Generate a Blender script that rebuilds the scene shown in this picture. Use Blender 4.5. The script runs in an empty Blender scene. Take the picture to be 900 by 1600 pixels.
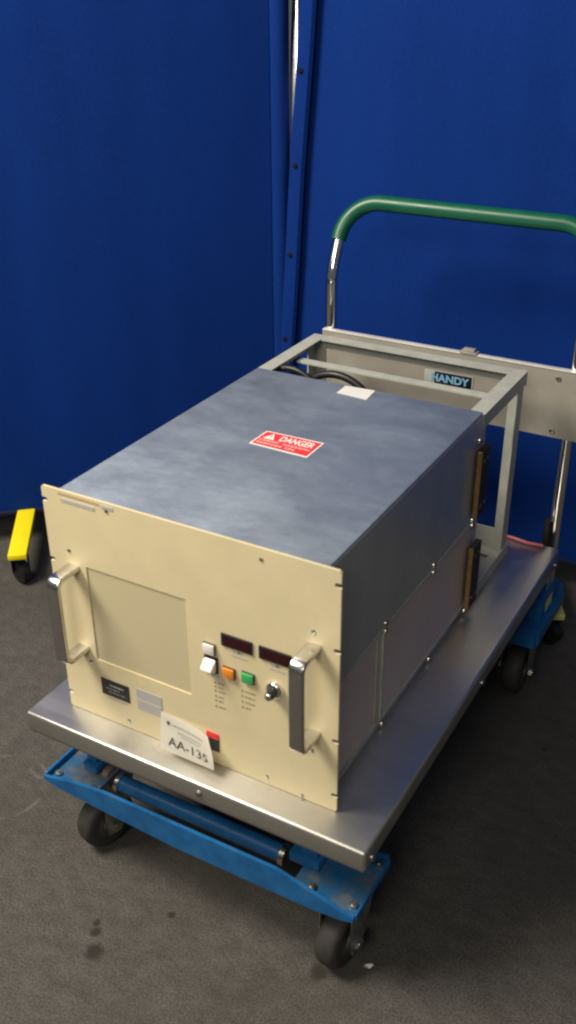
import bpy, bmesh, math, random
from math import sin, cos, pi, radians
from mathutils import Vector, Matrix

random.seed(4)
S = bpy.context.scene
C = S.collection

# ------------------------------------------------------------------ camera
cam_d = bpy.data.cameras.new("camera")
cam = bpy.data.objects.new("camera", cam_d)
C.objects.link(cam)
S.camera = cam
_r = Vector((0.87002352, 0.4929646, -0.00670641))
_u = Vector((-0.23281667, 0.42280817, 0.87580229))
_f = Vector((-0.43457505, 0.76040723, -0.48262343))
cam.matrix_world = Matrix(((_r.x, _u.x, -_f.x, 0.94144582),
                           (_r.y, _u.y, -_f.y, -0.93837551),
                           (_r.z, _u.z, -_f.z, 1.05859468),
                           (0, 0, 0, 1)))
cam_d.sensor_fit = 'VERTICAL'
cam_d.sensor_height = 36.0
cam_d.lens = 36.0 * 1568.69 / 1600.0
cam_d.clip_start = 0.05
cam_d.clip_end = 60.0
cam_d.dof.use_dof = True
cam_d.dof.focus_distance = 1.95
cam_d.dof.aperture_fstop = 5.0

# ------------------------------------------------------------------ world, lamps, exposure
W = bpy.data.worlds.new("World")
S.world = W
W.use_nodes = True
W.node_tree.nodes["Background"].inputs[0].default_value = (0.86, 0.90, 1.0, 1)
W.node_tree.nodes["Background"].inputs[1].default_value = 0.085
S.view_settings.view_transform = 'Standard'
S.view_settings.look = 'None'
S.view_settings.exposure = 0.28
S.view_settings.gamma = 1.0
S.cycles.filter_width = 2.2


def lamp(name, loc, target, sx, sy, power, color):
    d = bpy.data.lights.new(name, 'AREA')
    d.shape = 'RECTANGLE'
    d.size, d.size_y = sx, sy
    d.energy = power
    d.color = color
    o = bpy.data.objects.new(name, d)
    C.objects.link(o)
    o.location = loc
    o.rotation_euler = (Vector(target) - Vector(loc)).to_track_quat('-Z', 'Y').to_euler()
    return o


lamp("ceiling_light", (-1.15, -0.90, 2.5), (0.2, 0.2, 0.1), 1.2, 1.0, 106, (1.0, 0.92, 0.78))
lamp("ceiling_light", (0.85, -2.6, 2.3), (0.3, 0.6, 0.35), 1.1, 0.8, 29, (1.0, 0.92, 0.78))


# ------------------------------------------------------------------ material helpers
def new_mat(name):
    m = bpy.data.materials.new(name)
    m.use_nodes = True
    nt = m.node_tree
    b = nt.nodes["Principled BSDF"]
    return m, nt, b


def node(nt, typ, **kw):
    n = nt.nodes.new(typ)
    for k, v in kw.items():
        setattr(n, k, v)
    return n


def noise_fac(nt, scale, detail=4, rough=0.6, mapscale=(1, 1, 1), coord='Object', dist=0.0):
    tc = node(nt, "ShaderNodeTexCoord")
    mp = node(nt, "ShaderNodeMapping")
    mp.inputs['Scale'].default_value = mapscale
    nt.links.new(tc.outputs[coord], mp.inputs[0])
    n = node(nt, "ShaderNodeTexNoise")
    n.inputs['Scale'].default_value = scale
    n.inputs['Detail'].default_value = detail
    n.inputs['Roughness'].default_value = rough
    n.inputs['Distortion'].default_value = dist
    nt.links.new(mp.outputs[0], n.inputs['Vector'])
    return n.outputs['Fac']


def ramp(nt, fac, stops):
    r = node(nt, "ShaderNodeValToRGB")
    el = r.color_ramp.elements
    while len(el) < len(stops):
        el.new(0.5)
    for e, (p, c) in zip(el, stops):
        e.position = p
        e.color = (*c, 1) if len(c) == 3 else c
    nt.links.new(fac, r.inputs[0])
    return r.outputs[0]


def mix(nt, fac, a, b, blend='MIX'):
    m = node(nt, "ShaderNodeMix", data_type='RGBA', blend_type=blend)
    for s, v in ((m.inputs[0], fac), (m.inputs[6], a), (m.inputs[7], b)):
        if hasattr(v, 'is_output'):
            nt.links.new(v, s)
        elif isinstance(v, (int, float)):
            s.default_value = v
        else:
            s.default_value = (*v, 1)
    return m.outputs[2]


def bump(nt, b, fac, strength, dist=0.001):
    bp = node(nt, "ShaderNodeBump")
    bp.inputs['Strength'].default_value = strength
    bp.inputs['Distance'].default_value = dist
    nt.links.new(fac, bp.inputs['Height'])
    nt.links.new(bp.outputs[0], b.inputs['Normal'])


def simple(name, col, rough=0.5, metal=0.0, var=0.12, scale=40, spec=0.5):
    """a plain paint, plastic or metal with a little unevenness of tone and gloss"""
    m, nt, b = new_mat(name)
    f = noise_fac(nt, scale, 5, 0.65)
    lo = tuple(c * (1 - var) for c in col)
    hi = tuple(min(1, c * (1 + var)) for c in col)
    nt.links.new(ramp(nt, f, [(0.3, lo), (0.7, hi)]), b.inputs['Base Color'])
    nt.links.new(ramp(nt, f, [(0.3, (rough * 0.85,) * 3), (0.7, (min(1, rough * 1.15),) * 3)]), b.inputs['Roughness'])
    b.inputs['Metallic'].default_value = metal
    b.inputs['Specular IOR Level'].default_value = spec
    return m


M = {}
M['cream'] = simple('cream_paint', (0.75, 0.645, 0.40), 0.42, 0, 0.04, 14)
M['chrome'] = simple('chrome', (0.82, 0.81, 0.78), 0.12, 1, 0.04, 30)
M['pole'] = simple('chrome_pole', (0.85, 0.85, 0.85), 0.22, 1, 0.04, 30)
M['satin_chrome'] = simple('satin_chrome', (0.66, 0.65, 0.62), 0.22, 1, 0.06, 60)
M['zinc'] = simple('zinc_plate', (0.42, 0.42, 0.40), 0.42, 1, 0.22, 60)
M['frame_grey'] = simple('grey_frame_paint', (0.42, 0.43, 0.38), 0.5, 0, 0.12, 30)
M['edge_highlight'] = simple('painted_edge_highlight', (0.80, 0.78, 0.72), 0.35, 0.3, 0.06, 30)
M['plate_grey'] = simple('plate_grey_paint', (0.36, 0.335, 0.29), 0.5, 0.1, 0.10, 14)
M['green'] = simple('green_vinyl', (0.004, 0.095, 0.048), 0.36, 0, 0.10, 25)
M['black'] = simple('black_plastic', (0.012, 0.012, 0.012), 0.45, 0, 0.1, 40)
M['bracket'] = simple('dark_bracket', (0.05, 0.042, 0.03), 0.5, 0.5, 0.25, 50)
M['brass'] = simple('brass_edge', (0.34, 0.22, 0.08), 0.45, 0.7, 0.2, 60)
M['rubber'] = simple('grey_rubber', (0.036, 0.034, 0.030), 0.65, 0, 0.2, 60)
M['hub'] = simple('wheel_hub', (0.11, 0.105, 0.095), 0.4, 0.6, 0.25, 80)
M['white'] = simple('white_plastic', (0.80, 0.79, 0.74), 0.4, 0, 0.02, 40)
M['paper'] = simple('white_paper', (0.90, 0.88, 0.81), 0.8, 0, 0.015, 30)
M['orange'] = simple('orange_button', (0.80, 0.26, 0.03), 0.35, 0, 0.05, 40)
M['greenbtn'] = simple('green_button', (0.06, 0.42, 0.12), 0.35, 0, 0.08, 40)
M['red'] = simple('red_print', (0.78, 0.04, 0.05), 0.45, 0, 0.06, 60)
M['display'] = simple('display_window', (0.035, 0.004, 0.008), 0.2, 0, 0.1, 40)
M['ink'] = simple('dark_ink', (0.06, 0.055, 0.05), 0.6, 0, 0.1, 80)
M['legend'] = simple('faded_legend', (0.30, 0.245, 0.15), 0.6, 0, 0.12, 200)
M['legend_dark'] = simple('dark_legend', (0.16, 0.13, 0.085), 0.6, 0, 0.12, 200)
M['brown_ink'] = simple('brown_ink', (0.50, 0.37, 0.20), 0.6, 0, 0.12, 200)
M['sticker'] = simple('grey_sticker', (0.48, 0.47, 0.46), 0.5, 0, 0.05, 60)
M['light_print'] = simple('pale_print', (0.45, 0.45, 0.42), 0.5, 0, 0.05, 60)
M['sky_print'] = simple('sky_blue_print', (0.22, 0.46, 0.66), 0.5, 0, 0.08, 120)
M['navy_print'] = simple('navy_print', (0.006, 0.012, 0.02), 0.4, 0, 0.1, 60)
M['yellow'] = simple('yellow_paint', (0.90, 0.74, 0.005), 0.5, 0, 0.04, 20)
M['pale_yellow'] = simple('pale_yellow_paint', (0.72, 0.72, 0.22), 0.5, 0, 0.06, 20)
M['pink'] = simple('pink_cord', (0.62, 0.17, 0.15), 0.6, 0, 0.12, 120)
M['snap'] = simple('matt_snap', (0.008, 0.008, 0.012), 0.8, 0, 0.1, 60, 0.15)
M['hem'] = simple('dark_hem', (0.006, 0.009, 0.03), 0.8, 0, 0.1, 60)
M['screw'] = simple('screw_steel', (0.62, 0.58, 0.50), 0.3, 1, 0.1, 200)


def mat_blue_paint():
    m, nt, b = new_mat('blue_enamel')
    f = noise_fac(nt, 22, 7, 0.7)
    f2 = noise_fac(nt, 130, 4, 0.7)
    c = ramp(nt, f, [(0.34, (0.006, 0.085, 0.25)), (0.62, (0.012, 0.145, 0.38))])
    g = ramp(nt, f, [(0.63, (0, 0, 0)), (0.75, (1, 1, 1))])
    c = mix(nt, g, c, (0.10, 0.12, 0.13))
    c = mix(nt, ramp(nt, f2, [(0.63, (0, 0, 0)), (0.68, (0.85,) * 3)]), c, (0.11, 0.085, 0.055))
    nt.links.new(c, b.inputs['Base Color'])
    nt.links.new(ramp(nt, f2, [(0.3, (0.3,) * 3), (0.7, (0.5,) * 3)]), b.inputs['Roughness'])
    return m


M['blue'] = mat_blue_paint()


def mat_greasy_plate():
    """blue caster plate rubbed to dull metal with rust"""
    m, nt, b = new_mat('rubbed_blue_plate')
    f = noise_fac(nt, 14, 6, 0.7)
    f2 = noise_fac(nt, 45, 5, 0.7)
    c = ramp(nt, f, [(0.44, (0.015, 0.14, 0.36)), (0.54, (0.06, 0.15, 0.26)), (0.66, (0.20, 0.20, 0.18))])
    c = mix(nt, ramp(nt, f2, [(0.58, (0, 0, 0)), (0.68, (0.8, 0.8, 0.8))]), c, (0.22, 0.12, 0.05))
    nt.links.new(c, b.inputs['Base Color'])
    b.inputs['Metallic'].default_value = 0.3
    b.inputs['Roughness'].default_value = 0.4
    return m


M['plate_worn'] = mat_greasy_plate()


def mat_cover(name, base, rough, streak, var=0.2, metal=0.8, scuff=0.4, bmp=0.1):
    """bare steel sheet with rub marks"""
    m, nt, b = new_mat(name)
    f = noise_fac(nt, 4, 8, 0.72, streak, dist=0.15)
    f2 = noise_fac(nt, 30, 8, 0.8, (1.0, 1.7, 1.0), dist=0.25)
    f3 = noise_fac(nt, 260, 3, 0.6)
    f4 = noise_fac(nt, 1.0, 3, 0.7, (9, 150, 40), dist=0.3)
    lo = tuple(c * (1 - var) for c in base)
    hi = tuple(min(1, c * (1 + var * .7)) for c in base)
    c = ramp(nt, f, [(0.3, lo), (0.72, hi)])
    c = mix(nt, ramp(nt, f2, [(0.52, (0, 0, 0)), (0.74, (scuff,) * 3)]), c, tuple(min(1, x * 1.5) for x in base))
    c = mix(nt, ramp(nt, f4, [(0.60, (0, 0, 0)), (0.72, (0.3,) * 3)]), c, tuple(min(1, x * 1.35) for x in base))
    c = mix(nt, ramp(nt, f3, [(0.45, (0, 0, 0)), (0.7, (0.18,) * 3)]), c, lo)
    nt.links.new(c, b.inputs['Base Color'])
    b.inputs['Metallic'].default_value = metal
    r = ramp(nt, f, [(0.3, (rough * 0.8,) * 3), (0.7, (min(1, rough * 1.3),) * 3)])
    nt.links.new(r, b.inputs['Roughness'])
    bump(nt, b, f3, bmp, 0.0002)
    return m


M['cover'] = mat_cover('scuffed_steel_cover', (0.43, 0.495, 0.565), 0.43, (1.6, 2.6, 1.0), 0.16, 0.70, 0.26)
M['side'] = mat_cover('dull_steel_side', (0.62, 0.63, 0.60), 0.30, (1, 1, 0.4), 0.15, 0.55, 0.25)
M['tray'] = mat_cover('stainless_tray', (0.53, 0.515, 0.475), 0.32, (0.5, 2.6, 1.0), 0.14, 0.86, 0.2, 0.03)


def mat_vent():
    m, nt, b = new_mat('perforated_cream_mesh')
    tc = node(nt, "ShaderNodeTexCoord")
    v = node(nt, "ShaderNodeTexVoronoi")
    v.inputs['Scale'].default_value = 420
    v.inputs['Randomness'].default_value = 0.12
    nt.links.new(tc.outputs['Object'], v.inputs['Vector'])
    c = ramp(nt, v.outputs['Distance'], [(0.28, (0.38, 0.33, 0.20)), (0.42, (0.60, 0.52, 0.33))])
    f = noise_fac(nt, 30, 6, 0.7, (1, 1, 2.2))
    c = mix(nt, ramp(nt, f, [(0.60, (0, 0, 0)), (0.74, (0.35,) * 3)]), c, (0.62, 0.58, 0.48))
    nt.links.new(c, b.inputs['Base Color'])
    b.inputs['Roughness'].default_value = 0.6
    return m


M['vent'] = mat_vent()


def mat_fabric():
    m, nt, b = new_mat('blue_partition_fabric')
    f = noise_fac(nt, 700, 2, 0.5)
    f2 = noise_fac(nt, 3.0, 4, 0.6, (1.5, 1.5, 0.5))
    f3 = noise_fac(nt, 170, 3, 0.7)
    c = ramp(nt, f2, [(0.3, (0.0034, 0.0275, 0.182)), (0.7, (0.0044, 0.035, 0.228))])
    c = mix(nt, ramp(nt, f, [(0.35, (0.34,) * 3), (0.65, (0, 0, 0))]), c, (0.002, 0.014, 0.095))
    c = mix(nt, ramp(nt, f3, [(0.52, (0, 0, 0)), (0.7, (0.30,) * 3)]), c, (0.010, 0.048, 0.255))
    nt.links.new(c, b.inputs['Base Color'])
    b.inputs['Roughness'].default_value = 0.85
    b.inputs['Specular IOR Level'].default_value = 0.08
    b.inputs['Sheen Weight'].default_value = 0.0
    b.inputs['Sheen Tint'].default_value = (0.2, 0.35, 1, 1)
    bump(nt, b, f, 0.25, 0.0006)
    return m


M['fabric'] = mat_fabric()


def mat_floor():
    m, nt, b = new_mat('worn_grey_carpet')
    tc = node(nt, "ShaderNodeTexCoord")
    fb = noise_fac(nt, 2.2, 5, 0.6)
    fm = noise_fac(nt, 26, 6, 0.72, (1, 1.5, 1))
    fs = noise_fac(nt, 300, 4, 0.8)
    c = ramp(nt, fm, [(0.3, (0.072, 0.067, 0.060)), (0.7, (0.128, 0.119, 0.107))])
    c = mix(nt, ramp(nt, fs, [(0.38, (0.85,) * 3), (0.52, (0, 0, 0))]), c, (0.030, 0.029, 0.025))
    c = mix(nt, ramp(nt, fs, [(0.55, (0, 0, 0)), (0.68, (0.6,) * 3)]), c, (0.20, 0.195, 0.178))
    c = mix(nt, ramp(nt, fb, [(0.40, (0.45,) * 3), (0.58, (0, 0, 0))]), c, (0.05, 0.046, 0.038))
    # oily spots, each with its own place and size on the floor
    fe = noise_fac(nt, 60, 3, 0.6)
    for x, y, r in ((0.1501, -0.1783, .0135), (0.1283, -0.1483, .0085), (0.119, -0.1335, .006), (0.2157, -0.0626, .006),
                    (0.4765, -0.037, .014),(.63, .618, .005)):
        d = node(nt, "ShaderNodeVectorMath", operation='DISTANCE')
        nt.links.new(tc.outputs['Object'], d.inputs[0])
        d.inputs[1].default_value = (x, y, 0)
        a = node(nt, "ShaderNodeMath", operation='MULTIPLY_ADD')
        nt.links.new(fe, a.inputs[0])
        a.inputs[1].default_value = r * 0.9
        nt.links.new(d.outputs['Value'], a.inputs[2])
        dv = node(nt, "ShaderNodeMath", operation='DIVIDE')
        nt.links.new(a.outputs[0], dv.inputs[0])
        dv.inputs[1].default_value = r * 2.2
        c = mix(nt, ramp(nt, dv.outputs[0], [(0.5, (0.78,) * 3), (0.85, (0, 0, 0))]), c, (0.022, 0.018, 0.014))
    # pale curved scuffs left of the cart
    for x, y, r, w in ((-0.19, 0.125, .052, .006), (-0.235, 0.02, .085, .005)):
        d = node(nt, "ShaderNodeVectorMath", operation='DISTANCE')
        nt.links.new(tc.outputs['Object'], d.inputs[0])
        d.inputs[1].default_value = (x, y, 0)
        s = node(nt, "ShaderNodeMath", operation='SUBTRACT')
        nt.links.new(d.outputs['Value'], s.inputs[0])
        s.inputs[1].default_value = r
        ab = node(nt, "ShaderNodeMath", operation='ABSOLUTE')
        nt.links.new(s.outputs[0], ab.inputs[0])
        dv = node(nt, "ShaderNodeMath", operation='DIVIDE')
        nt.links.new(ab.outputs[0], dv.inputs[0])
        dv.inputs[1].default_value = w
        k = ramp(nt, dv.outputs[0], [(0.2, (1, 1, 1)), (1.0, (0, 0, 0))])
        k = mix(nt, 1.0, k, ramp(nt, noise_fac(nt, 16, 3, 0.6), [(0.47, (0, 0, 0)), (0.60, (0.45,) * 3)]), 'MULTIPLY')
        c = mix(nt, k, c, (0.20, 0.19, 0.165))
    nt.links.new(c, b.inputs['Base Color'])
    b.inputs['Roughness'].default_value = 0.9
    b.inputs['Specular IOR Level'].default_value = 0.25
    bump(nt, b, fs, 0.6, 0.002)
    return m


M['floor'] = mat_floor()


# ------------------------------------------------------------------ mesh helpers
def obj(name, bm, mat, parent=None, smooth=False):
    me = bpy.data.meshes.new(name)
    bmesh.ops.recalc_face_normals(bm, faces=bm.faces)
    bm.to_mesh(me)
    bm.free()
    me.materials.append(mat)
    if smooth:
        for p in me.polygons:
            p.use_smooth = True
        try:
            me.set_sharp_from_angle(angle=radians(38))
        except Exception:
            pass
    o = bpy.data.objects.new(name, me)
    C.objects.link(o)
    if parent:
        o.parent = parent
    return o


def thing(name, label, cat, loc=(0, 0, 0), rz=0, group=None):
    o = bpy.data.objects.new(name, None)
    C.objects.link(o)
    o.empty_display_size = 0.05
    o.location = loc
    o.rotation_euler = (0, 0, rz)
    return tag(o, label, cat, group)


def tag(o, label, cat, group=None):
    o['label'] = label
    o['category'] = cat
    if group:
        o['group'] = group
    return o


def box(bm, x0, x1, y0, y1, z0, z1, bev=0.0, seg=2, mw=None):
    vs = [bm.verts.new((x, y, z)) for x in (x0, x1) for y in (y0, y1) for z in (z0, z1)]
    ids = [(0, 1, 3, 2), (4, 6, 7, 5), (0, 4, 5, 1), (2, 3, 7, 6), (0, 2, 6, 4), (1, 5, 7, 3)]
    fs = [bm.faces.new([vs[i] for i in q]) for q in ids]
    if bev > 0:
        es = list({e for f in fs for e in f.edges})
        r = bmesh.ops.bevel(bm, geom=es, offset=bev, segments=seg, affect='EDGES', profile=0.5, clamp_overlap=True)
        vs = list({v for v in vs if v.is_valid} | {v for f in r['faces'] for v in f.verts})
    if mw is not None:
        bmesh.ops.transform(bm, matrix=mw, verts=[v for v in vs if v.is_valid])
    return bm


def boxes(lst, bev=0.0, seg=2):
    bm = bmesh.new()
    for b in lst:
        box(bm, *b, bev=bev, seg=seg)
    return bm


def cyl(bm, p0, p1, r0, r1=None, n=24, caps=True):
    """cylinder or cone frustum between two points"""
    r1 = r0 if r1 is None else r1
    p0, p1 = Vector(p0), Vector(p1)
    ax = (p1 - p0).normalized()
    t = Vector((0, 0, 1)) if abs(ax.z) < 0.9 else Vector((1, 0, 0))
    a = ax.cross(t).normalized()
    b = ax.cross(a)
    ra = [bm.verts.new(p0 + r0 * (cos(2 * pi * i / n) * a + sin(2 * pi * i / n) * b)) for i in range(n)]
    rb = [bm.verts.new(p1 + r1 * (cos(2 * pi * i / n) * a + sin(2 * pi * i / n) * b)) for i in range(n)]
    for i in range(n):
        bm.faces.new((ra[i], ra[(i + 1) % n], rb[(i + 1) % n], rb[i]))
    if caps:
        bm.faces.new(ra[::-1])
        bm.faces.new(rb)
    return bm


def lathe(bm, prof, origin, axis, n=32):
    """profile of (distance along axis, radius) turned round an axis"""
    o, ax = Vector(origin), Vector(axis).normalized()
    t = Vector((0, 0, 1)) if abs(ax.z) < 0.9 else Vector((1, 0, 0))
    a = ax.cross(t).normalized()
    b = ax.cross(a)
    rings = []
    for d, r in prof:
        rings.append([bm.verts.new(o + ax * d + max(r, 1e-5) * (cos(2 * pi * i / n) * a + sin(2 * pi * i / n) * b)) for i in range(n)])
    for k in range(len(rings) - 1):
        for i in range(n):
            bm.faces.new((rings[k][i], rings[k][(i + 1) % n], rings[k + 1][(i + 1) % n], rings[k + 1][i]))
    bm.faces.new(rings[0][::-1])
    bm.faces.new(rings[-1])
    return bm


def fillet(pts, rads, n=10):
    """polyline with its corners rounded"""
    pts = [Vector(p) for p in pts]
    out = [pts[0]]
    for i in range(1, len(pts) - 1):
        p, r = pts[i], rads[i - 1]
        d0, d1 = (pts[i - 1] - p).normalized(), (pts[i + 1] - p).normalized()
        if r <= 0:
            out.append(p)
            continue
        ang = d0.angle(d1)
        t = r / math.tan(ang / 2)
        a, b = p + d0 * t, p + d1 * t
        c = p + (d0 + d1).normalized() * (r / sin(ang / 2))
        for k in range(n + 1):
            s = k / n
            q = (a - c).lerp(b - c, s)
            w = pi - ang
            q = ((a - c) * sin((1 - s) * w) + (b - c) * sin(s * w)) / sin(w)
            out.append(c + q)
    out.append(pts[-1])
    return out


def sweep(bm, path, section, up=(0, 0, 1), caps=True):
    """closed section of (side, up) offsets swept along a path with parallel transport"""
    path = [Vector(p) for p in path]
    tn = []
    for i in range(len(path)):
        a = path[max(0, i - 1)]
        b = path[min(len(path) - 1, i + 1)]
        tn.append((b - a).normalized())
    u = Vector(up)
    u = (u - tn[0] * u.dot(tn[0])).normalized()
    rings = []
    for i, p in enumerate(path):
        if i:
            u = (tn[i - 1].rotation_difference(tn[i]) @ u)
            u = (u - tn[i] * u.dot(tn[i])).normalized()
        s = tn[i].cross(u)
        rings.append([bm.verts.new(p + s * a + u * b) for a, b in section])
    n = len(section)
    for k in range(len(rings) - 1):
        for i in range(n):
            bm.faces.new((rings[k][i], rings[k][(i + 1) % n], rings[k + 1][(i + 1) % n], rings[k + 1][i]))
    if caps:
        bm.faces.new(rings[0][::-1])
        bm.faces.new(rings[-1])
    return bm


def prism(pts, z0, z1):
    """flat polygon given thickness upwards"""
    bm = bmesh.new()
    a = [bm.verts.new((p[0], p[1], p[2] + z0)) for p in pts]
    b = [bm.verts.new((p[0], p[1], p[2] + z1)) for p in pts]
    bm.faces.new(a[::-1])
    bm.faces.new(b)
    n = len(pts)
    for i in range(n):
        bm.faces.new((a[i], a[(i + 1) % n], b[(i + 1) % n], b[i]))
    return bm


def angle_bar(p0, p1, da, db, wa, wb, t=.003):
    """steel angle from p0 to p1 with its heel on the line and legs along da and db"""
    p0, p1, da, db = Vector(p0), Vector(p1), Vector(da), Vector(db)
    sec = [(0, 0), (wa, 0), (wa, t), (t, t), (t, wb), (0, wb)]
    bm = bmesh.new()
    a = [bm.verts.new(p0 + da * u + db * v) for u, v in sec]
    b = [bm.verts.new(p1 + da * u + db * v) for u, v in sec]
    bm.faces.new(a)
    bm.faces.new(b[::-1])
    for i in range(6):
        bm.faces.new((a[i], a[(i + 1) % 6], b[(i + 1) % 6], b[i]))
    return bm


def circ(r, n=16):
    return [(r * cos(2 * pi * i / n), r * sin(2 * pi * i / n)) for i in range(n)]


def tube(path, r, n=16):
    bm = bmesh.new()
    return sweep(bm, path, circ(r, n), up=(0.31, 0.2, 0.93))


def plate_xz(outer, holes, y0, y1):
    """flat plate in the XZ plane with outline and holes, thickness y0..y1"""
    bm = bmesh.new()
    es = []
    for loop in [outer] + holes:
        vs = [bm.verts.new((x, y0, z)) for x, z in loop]
        es += [bm.edges.new((vs[i], vs[(i + 1) % len(vs)])) for i in range(len(vs))]
    bmesh.ops.triangle_fill(bm, use_beauty=True, edges=es)
    ext = bmesh.ops.extrude_face_region(bm, geom=list(bm.faces))
    bmesh.ops.translate(bm, vec=(0, y1 - y0, 0), verts=[v for v in ext['geom'] if isinstance(v, bmesh.types.BMVert)])
    return bm


def text_mesh(body, height, width=None, bold=0.0):
    """lettering as a flat mesh: origin bottom left, x along the line, y up"""
    cu = bpy.data.curves.new('lettering', 'FONT')
    cu.body = body
    cu.size = 1.0
    cu.offset = bold
    t = bpy.data.objects.new('lettering', cu)
    C.objects.link(t)
    bpy.context.view_layer.update()
    me = bpy.data.meshes.new_from_object(t.evaluated_get(bpy.context.evaluated_depsgraph_get()))
    bpy.data.objects.remove(t)
    bpy.data.curves.remove(cu)
    bm = bmesh.new()
    bm.from_mesh(me)
    bpy.data.meshes.remove(me)
    xs = [v.co.x for v in bm.verts]
    ys = [v.co.y for v in bm.verts]
    sy = height / (max(ys) - min(ys))
    sx = sy if width is None else width / (max(xs) - min(xs))
    mx, my = min(xs), min(ys)
    for v in bm.verts:
        v.co = Vector(((v.co.x - mx) * sx, (v.co.y - my) * sy, 0))
    return bm


def lay(bm, fn):
    """move every vertex of flat artwork (x, y) to fn(x, y)"""
    for v in bm.verts:
        v.co = Vector(fn(v.co.x, v.co.y))
    return bm


def dashes(bm, x0, x1, y, h, fn, seed, lo=0.002, hi=0.006, gap=0.0012):
    """a row of short printed marks"""
    rnd = random.Random(seed)
    x = x0
    while x < x1:
        w = min(rnd.uniform(lo, hi), x1 - x)
        vs = [bm.verts.new(fn(a, b)) for a, b in ((x, y), (x + w, y), (x + w, y + h), (x, y + h))]
        bm.faces.new(vs)
        x += w + gap
    return bm


# ------------------------------------------------------------------ floor
FZ = -0.31
bm = bmesh.new()
vs = [bm.verts.new(p) for p in ((-6, -6, 0), (6, -6, 0), (6, 6, 0), (-6, 6, 0))]
bm.faces.new(vs)
fl = obj('floor', bm, M['floor'])
fl.location = (0, 0, FZ)
fl['kind'] = 'structure'

# ------------------------------------------------------------------ fabric partitions
PB = -0.22      # height of the fabric's lower edge


def fabric_sheet(length, z0, z1, left_of, ripple, nx=120, nz=70, thick=0.012, seed=1):
    """stretched cloth in its own XZ plane, x from left_of(z) to length, a little wavy"""
    bm = bmesh.new()
    rnd = random.Random(seed)
    ph = [rnd.uniform(0, 6.28) for _ in range(6)]

    def off(x, z):
        return ripple * (sin(x * 9 + ph[0] + z * 0.4) * 0.5 + sin(x * 23 + ph[1] - z * 0.7) * 0.3
                         + sin(x * 41 + ph[2] + 0.5 * sin(z * 2)) * 0.2 + 0.6 * sin(z * 1.7 + ph[3] + x))
    for side, dy in ((0, 0.0), (1, thick)):
        g = []
        for i in range(nx + 1):
            col = []
            for k in range(nz + 1):
                z = z0 + (z1 - z0) * k / nz
                xl = left_of(z)
                x = xl + (length - xl) * i / nx
                col.append(bm.verts.new((x, off(x, z) + dy, z)))
            g.append(col)
        for i in range(nx):
            for k in range(nz):
                bm.faces.new((g[i][k], g[i + 1][k], g[i + 1][k + 1], g[i][k + 1]))
        if side == 0:
            g0 = g
    rim0 = [g0[i][0] for i in range(nx + 1)] + [g0[nx][k] for k in range(1, nz + 1)] + \
           [g0[i][nz] for i in range(nx - 1, -1, -1)] + [g0[0][k] for k in range(nz - 1, 0, -1)]
    rim1 = [g[i][0] for i in range(nx + 1)] + [g[nx][k] for k in range(1, nz + 1)] + \
           [g[i][nz] for i in range(nx - 1, -1, -1)] + [g[0][k] for k in range(nz - 1, 0, -1)]
    n = len(rim0)
    for i in range(n):
        bm.faces.new((rim0[i], rim0[(i + 1) % n], rim1[(i + 1) % n], rim1[i]))
    return bm


def partition_foot(parent, x, w, front, mat, rz=0.0):
    """steel foot along the local -y axis with a castor under its tip"""
    z0 = FZ - PB      # floor in local heights (local origin at the fabric's lower edge)
    bm = bmesh.new()
    box(bm, -w / 2, w / 2, -front, 0.20, -0.010, 0.006, bev=0.003)
    foot = obj('foot', bm, mat, parent, True)
    foot.location = (x, 0, 0)
    foot.rotation_euler = (0, 0, rz)
    c = bmesh.new()
    yc = -front + 0.032
    r = 0.031
    lathe(c, [(-.013, r * .8), (-.010, r), (.010, r), (.013, r * .8)], (0, yc, z0 + r), (0.8, 0.6, 0), 28)
    obj('castor_wheel', c, M['black'], foot, True)
    f = bmesh.new()
    sweep(f, [(-.020, yc, z0 + r), (-.020, yc, -.014), (.020, yc, -.014), (.020, yc, z0 + r)], [(-.010, -.0012), (.010, -.0012), (.010, .0012), (-.010, .0012)], up=(1, 0, 0))
    obj('castor_fork', f, M['black'], foot, True)
    return foot


# left partition: runs from the corner away to the front left
ang = math.atan2(-0.668, -0.744)
lp = thing('fabric_partition', 'dark blue cloth partition on the left, standing on a yellow castor foot', 'partition',
           (-0.300, 1.212, PB), math.atan2(0.668, 0.744), 'blue cloth partitions')
obj('fabric', fabric_sheet(-0.024, 0, 2.6, lambda z: -1.75, 0.0026, seed=3), M['fabric'], lp, True)
bm = bmesh.new()
cyl(bm, (0, 0.010, 0.0), (0, 0.010, 2.6), 0.0235, n=40)
obj('fabric_sleeve', bm, M['fabric'], lp, True)
bm = boxes([(-1.75, -0.022, -0.003, 0.015, -0.006, 0.006)], 0.002)
obj('hem', bm, M['hem'], lp, True)
partition_foot(lp, -0.698, 0.046, 0.236, M['yellow'], -0.09)

# right partition: its cloth edge with snaps leans a little
rp = thing('fabric_partition', 'bright blue cloth partition behind the cart handle, its edge strip set with black snaps', 'partition',
           (-0.255, 1.200, PB), math.atan2(-0.02, 1), 'blue cloth partitions')


def edge_x(z):
    """left border of the snap strip in local x, measured at world height z"""
    return -0.3028 + 0.0735 * z + 0.255


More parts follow.
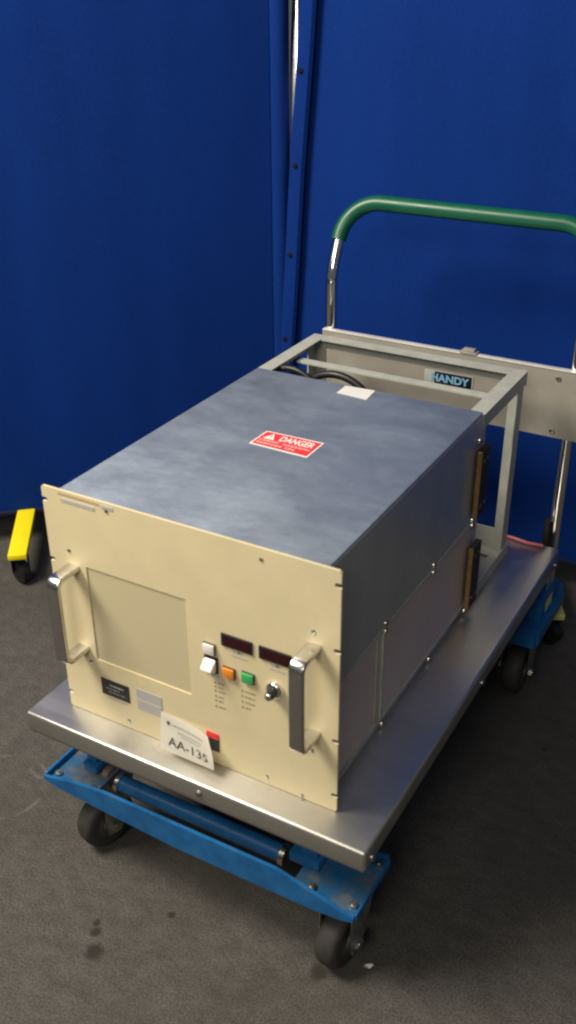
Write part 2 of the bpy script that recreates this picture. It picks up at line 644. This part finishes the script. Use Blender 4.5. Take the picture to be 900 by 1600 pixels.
obj('fabric', fabric_sheet(1.5, 0, 2.6, lambda z: edge_x(z + PB) + 0.012, 0.0035, seed=8), M['fabric'], rp, True)
bm = bmesh.new()
nz = 50
sec = [(0.0, 0.001), (0.004, -0.004), (0.018, -0.006), (0.034, -0.004), (0.040, 0.003), (0.036, 0.009), (0.004, 0.009)]
rings = []
for k in range(nz + 1):
    z = 2.6 * k / nz
    wob = 0.0012 * sin(z * 6) + 0.0008 * sin(z * 13)
    rings.append([bm.verts.new((edge_x(z + PB) + a + wob, -0.020 + b, z)) for a, b in sec])
for k in range(nz):
    for i in range(len(sec)):
        j = (i + 1) % len(sec)
        bm.faces.new((rings[k][i], rings[k][j], rings[k + 1][j], rings[k + 1][i]))
bm.faces.new(rings[0][::-1])
bm.faces.new(rings[-1])
strip = obj('snap_strip', bm, M['fabric'], rp, True)
for z in (0.8416, 0.6394, 0.431, 0.2166, 0.005, 1.05, 1.26):
    bm = bmesh.new()
    lathe(bm, [(0, .0065), (.0025, .006), (.004, .003)], (edge_x(z) + 0.0165, -0.0255, z - PB), (0, -1, 0), 16)
    obj('snap', bm, M['snap'], strip, True)
bm = bmesh.new()
cyl(bm, (0.005, -.002, 0.62 - PB), (-.135, .268, 2.05 - PB), 0.0160, n=32)
obj('pole', bm, M['pole'], rp, True)
bm = boxes([(0.0, 1.5, -0.004, 0.015, -0.006, 0.006)], 0.002)
obj('hem', bm, M['hem'], rp, True)
partition_foot(rp, 0.672, 0.046, 0.275, M['pale_yellow'], 0.5)

# ------------------------------------------------------------------ lift cart
cart = thing('lift_cart', 'low steel platform lift cart with blue base and green gripped push handle', 'cart', (0.249, 0.40, FZ))


def cpart(name, bm, mat, smooth=True, parent=None, label=None):
    """cart part given in world coordinates"""
    if parent is None:
        bmesh.ops.translate(bm, vec=(-0.249, -0.40, -FZ), verts=bm.verts)
    else:
        bmesh.ops.translate(bm, vec=(-0.249, -0.40, -FZ), verts=bm.verts)
    o = obj(name, bm, mat, parent or cart, smooth)
    if label:
        o['label'] = label
    return o


def split(bm, name, mat):
    """every loose block of a mesh becomes a part of its own"""
    left = set(bm.verts)
    while left:
        st = [left.pop()]
        isl = set(st)
        while st:
            v = st.pop()
            for e in v.link_edges:
                w = e.other_vert(v)
                if w not in isl:
                    isl.add(w)
                    left.discard(w)
                    st.append(w)
        nb = bmesh.new()
        mp = {v: nb.verts.new(v.co) for v in isl}
        for f in {f for v in isl for f in v.link_faces}:
            nb.faces.new([mp[v] for v in f.verts])
        cpart(name, nb, mat, False)
    bm.free()


TX0, TX1, TY0, TY1 = -0.055, 0.552, -0.054, 0.863
bm = bmesh.new()
box(bm, TX0, TX1, TY0, TY1, -0.037, 0.0, bev=0.0055, seg=5)
tray = cpart('platform', bm, M['tray'])
bm = boxes([(TX0 + .004, TX1 - .004, TY0 + .004, TY1 - .004, -0.041, -0.0372)], 0.001)
cpart('platform_lip', bm, M['zinc'], parent=tray)
for p, a in (((0.281, TY0, -0.017), (0, -1, 0)), ((TX1, -0.032, -0.024), (1, 0, 0)), ((TX1, 0.405, -0.026), (1, 0, 0)), ((TX1, 0.835, -0.024), (1, 0, 0))):
    bm = bmesh.new()
    lathe(bm, [(0, .0055), (.002, .0053), (.0038, .0035), (.0042, .001)], p, a, 14)
    cpart('screw', bm, M['zinc'], parent=tray)

# base: front and rear cross beams, side rails, scissor arms
bm = plate_xz([(-.043, -.1385), (.03, -.122), (.085, -.1155), (.405, -.1135), (.470, -.129), (.534, -.146), (.534, -.152), (.516, -.158),
               (.468, -.163), (.22, -.1655), (.10, -.159), (-.02, -.151), (-.043, -.1445)], [], -0.048, -0.042)
beam = cpart('front_beam', bm, M['blue'], False)
bm = boxes([(-.041, .052, -.0415, .075, -.1515, -.146), (.425, .5325, -.0415, .075, -.1515, -.146)], 0.001)
split(bm, 'corner_plate', M['plate_worn'])
bm = boxes([(-.041, .5325, .0752, .081, -.172, -.139)], 0.001)
cpart('cross_member', bm, M['blue'], False)
bm = boxes([(.5327, .5365, -.040, .078, -.157, -.1435), (-.0465, -.0412, -.040, .078, -.152, -.136)], 0.0012)
split(bm, 'end_lip', M['blue'])
for x0, x1, x2, x3 in ((.000, .030, .006, .026), (.400, .452, .418, .446)):
    ab = cpart('axle_block', boxes([(x0, x1, .002, .058, -.1458, -.127)], .003), M['blue'])
    cpart('block_cap', boxes([(x2, x3, .008, .05, -.1268, -.113)], .003), M['blue'], parent=ab)
bm = bmesh.new()
cyl(bm, (.060, .022, -.163), (.385, .022, -.163), 0.0145, n=32)
cpart('roller', bm, M['blue'])
for x0, x1 in ((.0585, .066), (.378, .3865)):
    cpart('roller_collar', cyl(bmesh.new(), (x0, .022, -.163), (x1, .022, -.163), 0.0175, n=32), M['screw'])
bm = bmesh.new()
cyl(bm, (.034, .022, -.158), (.046, .022, -.158), 0.0195, n=28)
cpart('roller_disc', bm, simple('rusty_disc', (0.24, 0.18, 0.12), 0.6, 0.3, 0.3, 60))
bm = boxes([(.030, .070, .081, .745, -.176, -.136), (.430, .470, .081, .745, -.176, -.136)], 0.002)
split(bm, 'side_rail', M['blue'])
for x in (.095, .385):
    bm = bmesh.new()
    for a, b in (((.06, -.155), (.80, -.06)), ((.06, -.06), (.80, -.155))):
        d = Vector((0, b[0] - a[0], b[1] - a[1]))
        L = d.length
        m = Matrix.Translation((x + (0.006 if a[1] > -.1 else -0.006), (a[0] + b[0]) / 2, (a[1] + b[1]) / 2)) @ \
            Matrix.Rotation(math.atan2(d.z, d.y), 4, 'X')
        box(bm, -.005, .005, -L / 2, L / 2, -.016, .016, bev=.001, mw=m)
    cpart('scissor_arm', bm, M['blue'], False)
rear = cpart('rear_beam', angle_bar((-.041, .745, -.146), (.553, .745, -.146), (0, 1, 0), (0, 0, -1), .190, .032, .006), M['blue'], False)
split(boxes([(-.041, .553, .9352, .941, -.178, -.128)], .001), 'rear_lip', M['blue'])
split(boxes([(.5535, .559, .752, .935, -.172, -.1435)], .001), 'end_lip', M['blue'])
split(boxes([(.45, .545, .80, .93, -.1458, -.112), (-.036, .06, .80, .93, -.1458, -.112)], .001), 'post_foot', M['blue'])
bm = boxes([(.5452, .5462, .835, .875, -.140, -.114)], 0.0003)
cpart('sticker', bm, M['pale_yellow'], False, rear)


def caster(x, y, top, yaw, r=0.052, name='caster'):
    """castor in cart space: plate under z=top, wheel touching the floor"""
    root = bpy.data.objects.new(name, None)
    C.objects.link(root)
    root.parent = cart
    root.empty_display_size = 0.03
    root.location = (x - .249, y - .40, 0)
    root.rotation_euler = (0, 0, yaw)
    h = top - FZ
    bm = bmesh.new()
    w = .019
    lathe(bm, [(-w, r * .74), (-w, r * .80), (-w * .92, r * .90), (-w * .7, r * .97), (-w * .35, r), (w * .35, r), (w * .7, r * .97), (w * .92, r * .90),
               (w, r * .80), (w, r * .74)], (0, 0, r), (1, 0, 0), 48)
    obj('tyre', bm, M['rubber'], root, True)
    bm = bmesh.new()
    lathe(bm, [(-w - .001, r * .35), (-w + .001, r * .7), (-.004, r * .735), (.004, r * .735), (w - .001, r * .7), (w + .001, r * .35),
               (w + .006, r * .30), (w + .006, r * .1)], (0, 0, r), (1, 0, 0), 40)
    obj('hub', bm, M['hub'], root, True)
    bm = bmesh.new()
    for s in (-1, 1):
        xx = s * (w + .0095)
        # tapered fork cheek from the swivel head down to the axle
        prof = [(-.014, r - .014), (.014, r - .014), (.048, h - .012), (.048, h - .004), (-.014, h - .004), (-.018, r + .02)]
        a = [bm.verts.new((xx - .0015, py, pz)) for py, pz in prof]
        b = [bm.verts.new((xx + .0015, py, pz)) for py, pz in prof]
        bm.faces.new(a)
        bm.faces.new(b[::-1])
        for i in range(len(prof)):
            j = (i + 1) % len(prof)
            bm.faces.new((a[i], a[j], b[j], b[i]))
    box(bm, -w - .012, w + .012, -.022, .062, h - .0035, h - .0005, bev=.0008)
    obj('fork', bm, M['zinc'], root, True)
    bm = bmesh.new()
    cyl(bm, (-w - .017, 0, r), (w + .017, 0, r), .0065, n=12)
    cyl(bm, (w + .0115, 0, r), (w + .0165, 0, r), .0105, n=6)
    cyl(bm, (-w - .0165, 0, r), (-w - .0115, 0, r), .0105, n=6)
    obj('axle_bolt', bm, M['screw'], root, True)
    return root


caster(.491, .004, -.1525, radians(-6))
caster(.022, .018, -.1525, radians(-16))
caster(.515, .775, -.1545, radians(0))
caster(.015, .775, -.1545, radians(0))
# mounting plates and bolts of the front castors
bm = boxes([(.446, .5315, -.0395, .072, -.1575, -.1517), (-.040, .051, -.0395, .072, -.1575, -.1517)], 0.0008)
split(bm, 'caster_plate', M['zinc'])
for x, y in ((.456, -.026), (.524, -.026), (.456, .062), (.524, .062), (-.030, -.026), (.042, -.026), (-.030, .062), (.042, .066)):
    bm = bmesh.new()
    cyl(bm, (x, y, -.146), (x, y, -.1415), .0068, n=6)
    cyl(bm, (x, y, -.1415), (x, y, -.139), .0036, n=12)
    cpart('bolt', bm, M['zinc'], parent=None)

# push handle
HX0, HX1, HY = -0.003, 0.526, 0.905
pts = [(HX0, HY, -.146), (HX0, HY, .484), (HX0, .9705, .622), (HX1, .9705, .622), (HX1, HY, .484), (HX1, HY, -.146)]
path = fillet(pts, [0.10, 0.078, 0.078, 0.10], 12)
hb = cpart('push_handle', tube(path, .0125, 20), M['chrome'])
top = Vector((HX0, .9705, .622))
dn = (Vector((HX0, HY, .484)) - top).normalized()
g0 = top + dn * 0.083
gp = fillet([g0, top, (HX1, .9705, .622), Vector((HX1, .9705, .622)) + dn * 0.083], [0.078, 0.078], 12)
cpart('grip', tube(gp, .0163, 22), M['green'], parent=hb)
for x in (HX0, HX1):
    bm = bmesh.new()
    cyl(bm, (x - .010, HY - .016, -.10), (x - .010, HY - .016, .045), .010, n=14)
    cpart('post_socket', bm, M['black'], parent=hb)
# sheet metal plate between the posts, with name plate and hook
bm = angle_bar((-.012, .884, .370), (.600, .884, .367), (0, 1, 0), (0, 0, -1), .008, .138, .0025)
bp = cpart('handle_plate', bm, M['plate_grey'], False)
cpart('plate_edge', boxes([(-.012, .600, .8825, .8965, .3672, .3705)], .0012), M['edge_highlight'], True, bp)  # paler strip: highlight on the bent top edge, put into the colour
for x, z in ((.498, .243), (.498, .352), (.02, .352), (.43, .352), (.545, .30)):
    bm = bmesh.new()
    lathe(bm, [(0, .0055), (.002, .005), (.003, .002)], (x, .884, z), (0, -1, 0), 14)
    cpart('screw', bm, M['screw'], parent=bp)
hk = cpart('hook', boxes([(.296, .332, .880, .900, .3707, .3738)], .0012), M['plate_grey'], parent=bp)
cpart('hook_tab', boxes([(.302, .326, .884, .898, .3739, .379)], .0012), M['plate_grey'], parent=bp)
bm = boxes([(.225, .330, .8826, .8838, .288, .3235)], 0.0004)
cpart('name_plate', bm, M['frame_grey'], parent=bp)
bm = boxes([(.2472, .3266, .8818, .8825, .2974, .3225)], 0.0002)
cpart('name_panel', bm, M['navy_print'], parent=bp)
bm = text_mesh("HANDY", .0165, .0815, 0.035)
lay(bm, lambda x, y: (.2405 + x, .8814, .3018 + y))
cpart('lettering', bm, M['sky_print'], False, bp)

# ------------------------------------------------------------------ rack power supply
unit = thing('power_supply', 'cream fronted steel rack unit with chrome handles standing on the cart platform', 'power supply', (0.2413, 0.28, 0.0005))


def upart(name, bm, mat, smooth=False, parent=None, label=None):
    bmesh.ops.translate(bm, vec=(-0.2413, -0.28, -0.0005), verts=bm.verts)
    o = obj(name, bm, mat, parent or unit, smooth)
    if label:
        o['label'] = label
    return o


PW, PH = 0.4826, 0.402
BX0, BX1, BD, BT = 0.0245, 0.461, 0.558, 0.398


def slots(side):
    """mounting slots of a rack ear, bottom to top for the right side"""
    out = []
    for zc in (.030, .1287, .2795, .380):
        d, h = .0095, .0036
        x = PW if side > 0 else 0
        s = -side
        arc = [(x + s * (d - h) + s * h * cos(t), zc + h * sin(t)) for t in [(-90 + 30 * i) * pi / 180 for i in range(7)]]
        out += [(x, zc - h)] + arc + [(x, zc + h)]
    return out


r = .003
outer = [(r, 0.001), (PW - r, 0.001), (PW, 0.001 + r)] + slots(1) + [(PW, PH - r), (PW - r, PH), (r, PH), (0, PH - r)] + slots(-1)[::-1] + [(0, .001 + r)]
vent = [(.0672, .1165), (.2425, .1165), (.2425, .2835), (.0672, .2835)]
panel = upart('front_panel', plate_xz(outer, [vent], -.004, 0.0), M['cream'])
bm = boxes([(.0674, .2423, -.0022, .0002, .1167, .2833)])
upart('vent_mesh', bm, M['vent'], False, panel)

# steel case
bm = bmesh.new()
box(bm, BX0, BX1, 0.0003, BD, .197, BT, bev=.002)
upart('cover', bm, M['cover'], True)
# sheets over the flanks so that flank and lid can differ in tone and gloss
bm = boxes([(BX1 + .0002, BX1 + .0014, .001, BD - .001, .196, BT - .004)], .0004)
upart('upper_side_sheet', bm, M['side'])
bm = bmesh.new()
box(bm, BX0 + .002, BX1 - .0015, 0.0003, BD, .002, .1968, bev=.001)
upart('chassis', bm, M['side'], True)
M['side_floor_tint'] = mat_cover('side_panel_floor_reflection', (0.74, 0.62, 0.55), 0.30, (1, 1, .5), 0.12, 0.3, 0.2)  # brownish reflection of the floor put into the steel's base colour
for y0, y1 in ((.004, .1595), (.186, .552)):
    upart('side_panel', boxes([(BX1 - .0013, BX1 + .0006, y0, y1, .024, .1915)], .0006), M['side_floor_tint'])
for y0, y1, z0, z1, p in ((.001, BD, .1925, .1958, .0022), (.001, BD, .019, .0232, .0024), (.1605, .1635, .0235, .1922, .0020), (.1825, .1855, .0235, .1922, .0020)):
    upart('side_trim', boxes([(BX1 - .0013, BX1 + p, y0, y1, z0, z1)], .0006), M['frame_grey'])
for y, z in ((.187, .2015), (.187, .1875), (.372, .2015), (.372, .1875), (.190, .0085), (.380, .0085), (.02, .0085)):
    bm = bmesh.new()
    lathe(bm, [(0, .0052), (.002, .0048), (.0034, .002)], (BX1 + .0014, y, z), (1, 0, 0), 14)
    upart('screw', bm, M['screw'], True)

# rear frame of angle bars
FX0, FX1, FY0, FY1, FT = .018, .463, .560, .792, .392
RF = bpy.data.objects.new('rear_frame', None)
C.objects.link(RF)
RF.parent = unit
RF.empty_display_size = .03
t = .0034
for x, d in ((FX0, 1), (FX1, -1)):
    upart('frame_rail', angle_bar((x, FY0, FT), (x, FY1, FT), (d, 0, 0), (0, 0, -1), .028, .026), M['frame_grey'], False, RF)
    upart('frame_rail', angle_bar((x, FY0, .0015), (x, FY1, .0015), (d, 0, 0), (0, 0, 1), .028, .026), M['frame_grey'], False, RF)
    upart('frame_post', angle_bar((x + d * t, FY0 + .0005, .005), (x + d * t, FY0 + .0005, FT - t), (d, 0, 0), (0, 1, 0), .022, .024), M['frame_grey'], False, RF)
    upart('frame_post', angle_bar((x + d * t, FY1 - t, .005), (x + d * t, FY1 - t, FT - t), (d, 0, 0), (0, -1, 0), .026, .034), M['frame_grey'], False, RF)
upart('frame_rail', angle_bar((FX0 + .0284, FY1, FT), (FX1 - .0284, FY1, FT), (0, -1, 0), (0, 0, -1), .026, .026), M['frame_grey'], False, RF)
upart('frame_rail', angle_bar((FX0 + .0284, FY1, .0015), (FX1 - .0284, FY1, .0015), (0, -1, 0), (0, 0, 1), .030, .050), M['frame_grey'], False, RF)
upart('cross_bar', boxes([(FX0 + .0284, FX1 - .0284, .666, .684, FT - .017, FT - .012)], .0006), M['frame_grey'], False, RF)
# two rack brackets on the right rear post
for z0, z1 in ((.211, .337), (.022, .150)):
    bm = boxes([(BX1 + .0045, BX1 + .0150, .5335, .572, z0, z1)], .001)
    br = upart('bracket', bm, M['bracket'])
    bm = boxes([(BX1 + .0060, BX1 + .0145, .5300, .5333, z0 - .001, z1 + .001)], .001)
    upart('brass_edge', bm, M['brass'], False, br)
    for y in (.544, .562):
        for z in (z0 + .02, z1 - .02):
            bm = bmesh.new()
            cyl(bm, (BX1 + .0150, y, z), (BX1 + .0162, y, z), .0048, n=14)
            upart('screw', bm, M['hub'], True, br)
for z in (.352, .200, .189, .010):
    bm = bmesh.new()
    lathe(bm, [(0, .0058), (.0025, .0054), (.0045, .002)], (BX1 + .0022, .545, z), (1, 0, 0), 14)
    upart('screw', bm, M['screw'], True)

# chrome handles
for xc in (.0440, .4455):
    zt, zb, out = .277, .132, -.0515
    sec = []
    a, b, rr = .0108, .0042, .002
    for cx, cy, s in ((a - rr, b - rr, 0), (-a + rr, b - rr, 90), (-a + rr, -b + rr, 180), (a - rr, -b + rr, 270)):
        for k in range(4):
            q = radians(s + k * 30)
            sec.append((cx + rr * cos(q), cy + rr * sin(q)))
    path = fillet([(xc, -.0042, zb), (xc, out, zb), (xc, out, zt), (xc, -.0042, zt)], [.012, .012], 8)
    bm = bmesh.new()
    sweep(bm, path, sec, up=(0, 0, -1))
    upart('handle', bm, M['satin_chrome'], True)

# panel screws
for x, z in ((.3673, .3857), (.4441, .2995), (.3686, .0155), (.1173, .3894), (.0385, .3034), (.1184, .0158), (.4423, .0985), (.4271, .0060), (.055, .108)):
    bm = bmesh.new()
    lathe(bm, [(0, .0031), (.0010, .0029), (.0016, .0015)], (x, -.004, z), (0, -1, 0), 14)
    upart('panel_screw', bm, M['zinc'], True, panel)

PY = -.004
FP = lambda x, y: (x, PY - .0004, y)


def flat(name, rects, mat, parent=panel, y=PY, th=.0008):
    return upart(name, boxes([(a, b, y - th, y - .00005, c, d) for a, b, c, d in rects]), mat, False, parent)


# meters
for x in (.3005, .3612):
    bm = boxes([(x, x + .0505, PY - .0028, PY - .00005, .2282, .2492)], .0008)
    d = upart('meter', bm, M['black'])
    flat('meter_window', [(x + .006, x + .0465, .2315, .2462)], M['display'], d, PY - .0028, .0004)
    bm = bmesh.new()
    dashes(bm, x + .018, x + .034, .2205, .0042, FP, int(x * 999), .002, .005)
    dashes(bm, x + .016, x + .042, .2135, .0026, FP, int(x * 77), .004, .009)
    upart('meter_legend', bm, M['sticker'], False, panel)
    bm = bmesh.new()
    dashes(bm, x + .026, x + .031, .2222, .0026, lambda a, b: (a, PY - .0007, b), 5, .002, .004)
    upart('meter_legend', bm, M['ink'], False, panel)
# switches and buttons
for (x0, x1, z0, z1, mat, dep, nm) in ((.2710, .2890, .2062, .2225, 'white', .006, 'push_button'), (.3025, .3205, .1755, .1918, 'orange', .006, 'push_button'),
                                       (.3335, .3520, .1785, .1945, 'greenbtn', .006, 'push_button')):
    bm = boxes([(x0 - .0012, x1 + .0012, PY - .002, PY - .00005, z0 - .0012, z1 + .0012)], .0005)
    bz = upart('button_bezel', bm, M['hub'])
    bm = boxes([(x0, x1, PY - dep, PY - .0021, z0, z1)], .0012)
    upart(nm, bm, M[mat], True, bz)
# big rocker switch, its lower lip tilted out
bm = boxes([(.2705, .2930, PY - .003, PY - .00005, .1745, .2015)], .0006)
rk = upart('switch_housing', bm, M['black'])
bm = bmesh.new()
prof = [(-.0032, .1992), (-.0062, .1975), (-.0175, .1870), (-.0150, .1815), (-.0032, .1768)]
a = [bm.verts.new((.2722, PY + py, pz)) for py, pz in prof]
b = [bm.verts.new((.2912, PY + py, pz)) for py, pz in prof]
bm.faces.new(a)
bm.faces.new(b[::-1])
for i in range(5):
    j = (i + 1) % 5
    bm.faces.new((a[i], a[j], b[j], b[i]))
bmesh.ops.bevel(bm, geom=list(bm.edges), offset=.0012, segments=2, affect='EDGES')
upart('rocker', bm, M['white'], True, rk)
flat('switch_label', [(.2722, .2945, .1668, .1722)], M['sticker'])
# knob: chrome skirt with a black stem and bright cap
bm = bmesh.new()
lathe(bm, [(0, .0132), (.0045, .0130), (.0065, .0122), (.008, .0100)], (.3862, PY, .1830), (0, -1, 0), 28)
kn = upart('knob', bm, M['chrome'], True)
bm = bmesh.new()
lathe(bm, [(.0081, .0072), (.018, .0066), (.0210, .0058)], (.3862, PY, .1830), (0, -1, 0), 20)
upart('knob_stem', bm, M['black'], True, kn)
bm = bmesh.new()
lathe(bm, [(.0211, .0056), (.0225, .0048), (.0232, .002)], (.3862, PY, .1830), (0, -1, 0), 20)
upart('knob_cap', bm, M['satin_chrome'], True, kn)
# pilot lamps with their faded captions
for col, zs in ((.2858, (.1565, .1492, .1418, .1320, .1242, .1135)), (.3312, (.1592, .1500, .1400, .1300))):
    bmB = bmesh.new()
    for k, z in enumerate(zs):
        upart('pilot_lamp', lathe(bmesh.new(), [(0, .0014), (.0010, .0012), (.0014, .0005)], (col, PY, z), (0, -1, 0), 10), M['legend_dark'], True, panel)
        dashes(bmB, col + .005, col + .012 + 0.011 * random.random(), z - .0012, .0026, FP, int(col * 100 + k * 7), .002, .005)
    upart('caption_print', bmB, M['legend'], False, panel)
# maker's print and sticker at the top left
bm = bmesh.new()
dashes(bm, .031, .106, .3945, .0036, FP, 11, .003, .009, .0011)
upart('header_print', bm, M['brown_ink'], False, panel)
flat('header_sticker', [(.0355, .096, .3845, .3900)], M['sticker'])
flat('small_sticker', [(.109, .129, .3925, .3975)], M['sticker'])
# rating plates
pl = flat('rating_plate', [(.0712, .1245, .0532, .0842)], M['black'], th=.0012)
bm = bmesh.new()
fr = lambda x, y: (x, PY - .00135, y)
dashes(bm, .088, .114, .0735, .0026, fr, 21, .004, .009)
dashes(bm, .080, .106, .0672, .0016, fr, 22)
dashes(bm, .085, .116, .0612, .0014, fr, 23)
upart('plate_print', bm, M['light_print'], False, pl)
bm = bmesh.new()
dashes(bm, .080, .118, .0465, .0022, FP, 24, .05, .06)
upart('caption_print', bm, M['sticker'], False, panel)
st = flat('faded_sticker', [(.1393, .1862, .0500, .0888)], M['sticker'])
flat('sticker_stripe', [(.1400, .1855, .0655, .0700)], simple('pale_stripe', (0.60, 0.55, 0.44), 0.5, 0, 0.05), st, PY - .0008, .0003)
# red topped breaker plate half hidden by the paper tag
pb = flat('breaker_plate', [(.2660, .2875, .0262, .0488)], M['black'], th=.0018)
flat('red_strip', [(.2660, .2875, .0490, .0595)], M['red'], pb, PY, .0014)

# danger label on the lid
TZ = BT
DL = [(.1842, .2665), (.2880, .2635), (.2872, .3215), (.1852, .3190)]


def on_lid(u, v, dz=.0):
    """label coordinates 0..1 to the lid, v up the label = away from the panel"""
    p = Vector(DL[0]).lerp(Vector(DL[1]), u)
    q = Vector(DL[3]).lerp(Vector(DL[2]), u)
    w = p.lerp(q, v)
    return (w.x, w.y, TZ + dz)


def lid_quad(bm, u0, u1, v0, v1, dz):
    bm.faces.new([bm.verts.new(on_lid(u, v, dz)) for u, v in ((u0, v0), (u1, v0), (u1, v1), (u0, v1))])


bm = prism([on_lid(0, 0), on_lid(1, 0), on_lid(1, 1), on_lid(0, 1)], .0002, .0006)
dl = upart('danger_label', bm, M['paper'])
bm = bmesh.new()
lid_quad(bm, .022, .978, .05, .95, .0008)
upart('label_field', bm, M['red'], False, dl)
bm = bmesh.new()
tri = [(.08, .50), (.27, .50), (.175, .88)]
bm.faces.new([bm.verts.new(on_lid(u, v, .0011)) for u, v in tri])
upart('warning_triangle', bm, M['paper'], False, dl)
bm = bmesh.new()
bm.faces.new([bm.verts.new(on_lid(u, v, .0013)) for u, v in ((.168, .60), (.182, .60), (.188, .76), (.162, .76))])
bm.faces.new([bm.verts.new(on_lid(u, v, .0013)) for u, v in ((.168, .54), (.182, .54), (.182, .575), (.168, .575))])
upart('exclamation_mark', bm, M['red'], False, dl)
bm = text_mesh("DANGER", .33, .58, 0.02)
lay(bm, lambda x, y: on_lid(.345 + x, .52 + y, .0011))
upart('lettering', bm, M['paper'], False, dl)
bm = bmesh.new()
lf = lambda x, y: on_lid(x, y, .0011)
dashes(bm, .06, .40, .33, .11, lf, 31, .02, .07, .014)
dashes(bm, .47, .93, .33, .10, lf, 32, .02, .07, .014)
dashes(bm, .06, .50, .15, .10, lf, 33, .02, .07, .014)
dashes(bm, .56, .74, .15, .10, lf, 34, .02, .06, .014)
upart('small_print', bm, simple('pink_print', (0.86, 0.45, 0.40), 0.5, 0, 0.05), False, dl)
# blank white label at the back of the lid
bm = prism([(x, y, TZ) for x, y in ((.2095, .5160), (.2685, .5120), (.2645, .5560), (.2085, .5520))], .0002, .0007)
upart('blank_label', bm, M['white'])

# ------------------------------------------------------------------ paper tag on the panel
def tag_pt(u, v, d=0.0):
    """u 0..1 along the tag, v 0..1 from its lower edge; taped top left, right end curling out"""
    b = max(0.0, u) ** 3
    w = 1 - v
    x = .1842 + .0905 * u + w * (.006 + .012 * u)
    y = -.0055 - .0095 * b - w * (.0165 - .003 * b)
    z = .0625 - .003 * b - w * (.0575 - .010 * b)
    x += .007 * b * sin(pi * v)
    y -= .006 * b * sin(pi * v)
    return (x - d * .35 * b, y - d, z + d * .3)


bm = bmesh.new()
NU, NV = 26, 12
g = [[bm.verts.new(tag_pt(i / NU, k / NV)) for k in range(NV + 1)] for i in range(NU + 1)]
fs = [bm.faces.new((g[i][k], g[i + 1][k], g[i + 1][k + 1], g[i][k + 1])) for i in range(NU) for k in range(NV)]
bmesh.ops.solidify(bm, geom=fs, thickness=.0003)
tg = thing('paper_tag', 'curled white paper tag lettered AA-135 taped to the cream panel', 'tag', (.235, -.02, .03))


def tpart(name, bm, mat, smooth=True, parent=None):
    bmesh.ops.translate(bm, vec=(-.235, .02, -.03), verts=bm.verts)
    return obj(name, bm, mat, parent or tg, smooth)


sheet = tpart('paper', bm, M['paper'])
TF = lambda x, y: tag_pt(x, y, .0009)
bm = text_mesh("AA-135", .235, .74, 0.004)
bmesh.ops.subdivide_edges(bm, edges=[e for e in bm.edges if e.calc_length() > .05], cuts=2)
lay(bm, lambda x, y: TF(.15 + x, .19 + y))
tpart('lettering', bm, M['ink'], False, sheet)
bm = bmesh.new()
dashes(bm, .22, .84, .735, .055, TF, 41, .02, .06, .012)
dashes(bm, .33, .80, .605, .045, TF, 42, .02, .06, .012)
dashes(bm, .40, .76, .530, .035, TF, 43, .02, .06, .012)
tpart('small_print', bm, M['light_print'], False, sheet)
bm = bmesh.new()
bm.faces.new([bm.verts.new(TF(.155 + .035 * cos(q), .775 + .055 * sin(q))) for q in [k * pi / 3 for k in range(6)]])
tpart('emblem', bm, M['ink'], False, sheet)

# ------------------------------------------------------------------ cables inside the rear frame
def loop_path(cx, cy, cz, rr, turns, drift, start, end):
    p = [Vector(start)]
    n = int(48 * turns)
    for i in range(n + 1):
        t = -pi * .5 + 2 * pi * i / 48
        p.append(Vector((cx + rr * cos(t), cy + drift * i / n, cz + rr * sin(t))))
    p.append(Vector(end))
    return p


cb = obj('power_cable', tube(loop_path(.158, .612, .300, .087, 1, .012, (.30, .66, .008), (.06, .70, .008)), .0070, 10), M['black'], None, True)
tag(cb, 'black cable coiled upright inside the rear frame behind the blank white label', 'cable', 'cables in the rear frame')
cb = obj('power_cable', tube(loop_path(.068, .600, .318, .069, 1, .012, (.19, .63, .007), (.10, .72, .007)), .0065, 10), M['black'], None, True)
tag(cb, 'black cable loop at the left corner of the rear frame', 'cable', 'cables in the rear frame')

# ------------------------------------------------------------------ pink cord at the platform's rear edge
pc = thing('cord', 'thin pink cord lying along the rear edge of the platform', 'cord', (.45, .85, .004))


def ppart(name, bm, mat, parent=None):
    bmesh.ops.translate(bm, vec=(-.45, -.85, -.004), verts=bm.verts)
    return obj(name, bm, mat, parent or pc, True)


pp = [Vector((.345 + .175 * i / 16, .858 - .012 * i / 16 + .002 * sin(i * .9), .0035 + .0015 * abs(sin(i * .7)))) for i in range(17)]
ppart('cord_strand', tube(pp, .0032, 10), M['pink'])
for i in (4, 8):
    bm = bmesh.new()
    d = (pp[i + 1] - pp[i]).normalized()
    cyl(bm, pp[i] - d * .004, pp[i] + d * .007, .0042, n=12)
    ppart('cord_sleeve', bm, M['white'])

# ------------------------------------------------------------------ scraps on the floor
bm = bmesh.new()
sh = [(-.008, -.002), (.002, -.0045), (.009, .001), (.005, .0045), (-.004, .003)]
vs = [bm.verts.new((x, y, .0015 + .003 * abs(x) / .009)) for x, y in sh]
bm.faces.new(vs)
bmesh.ops.solidify(bm, geom=list(bm.faces), thickness=.0006)
sc = obj('paper_scrap', bm, M['paper'])
sc.location = (.5376, .0072, FZ)
sc.rotation_euler = (0, 0, .5)
tag(sc, 'tiny pale scrap on the carpet just right of the front caster', 'scrap')
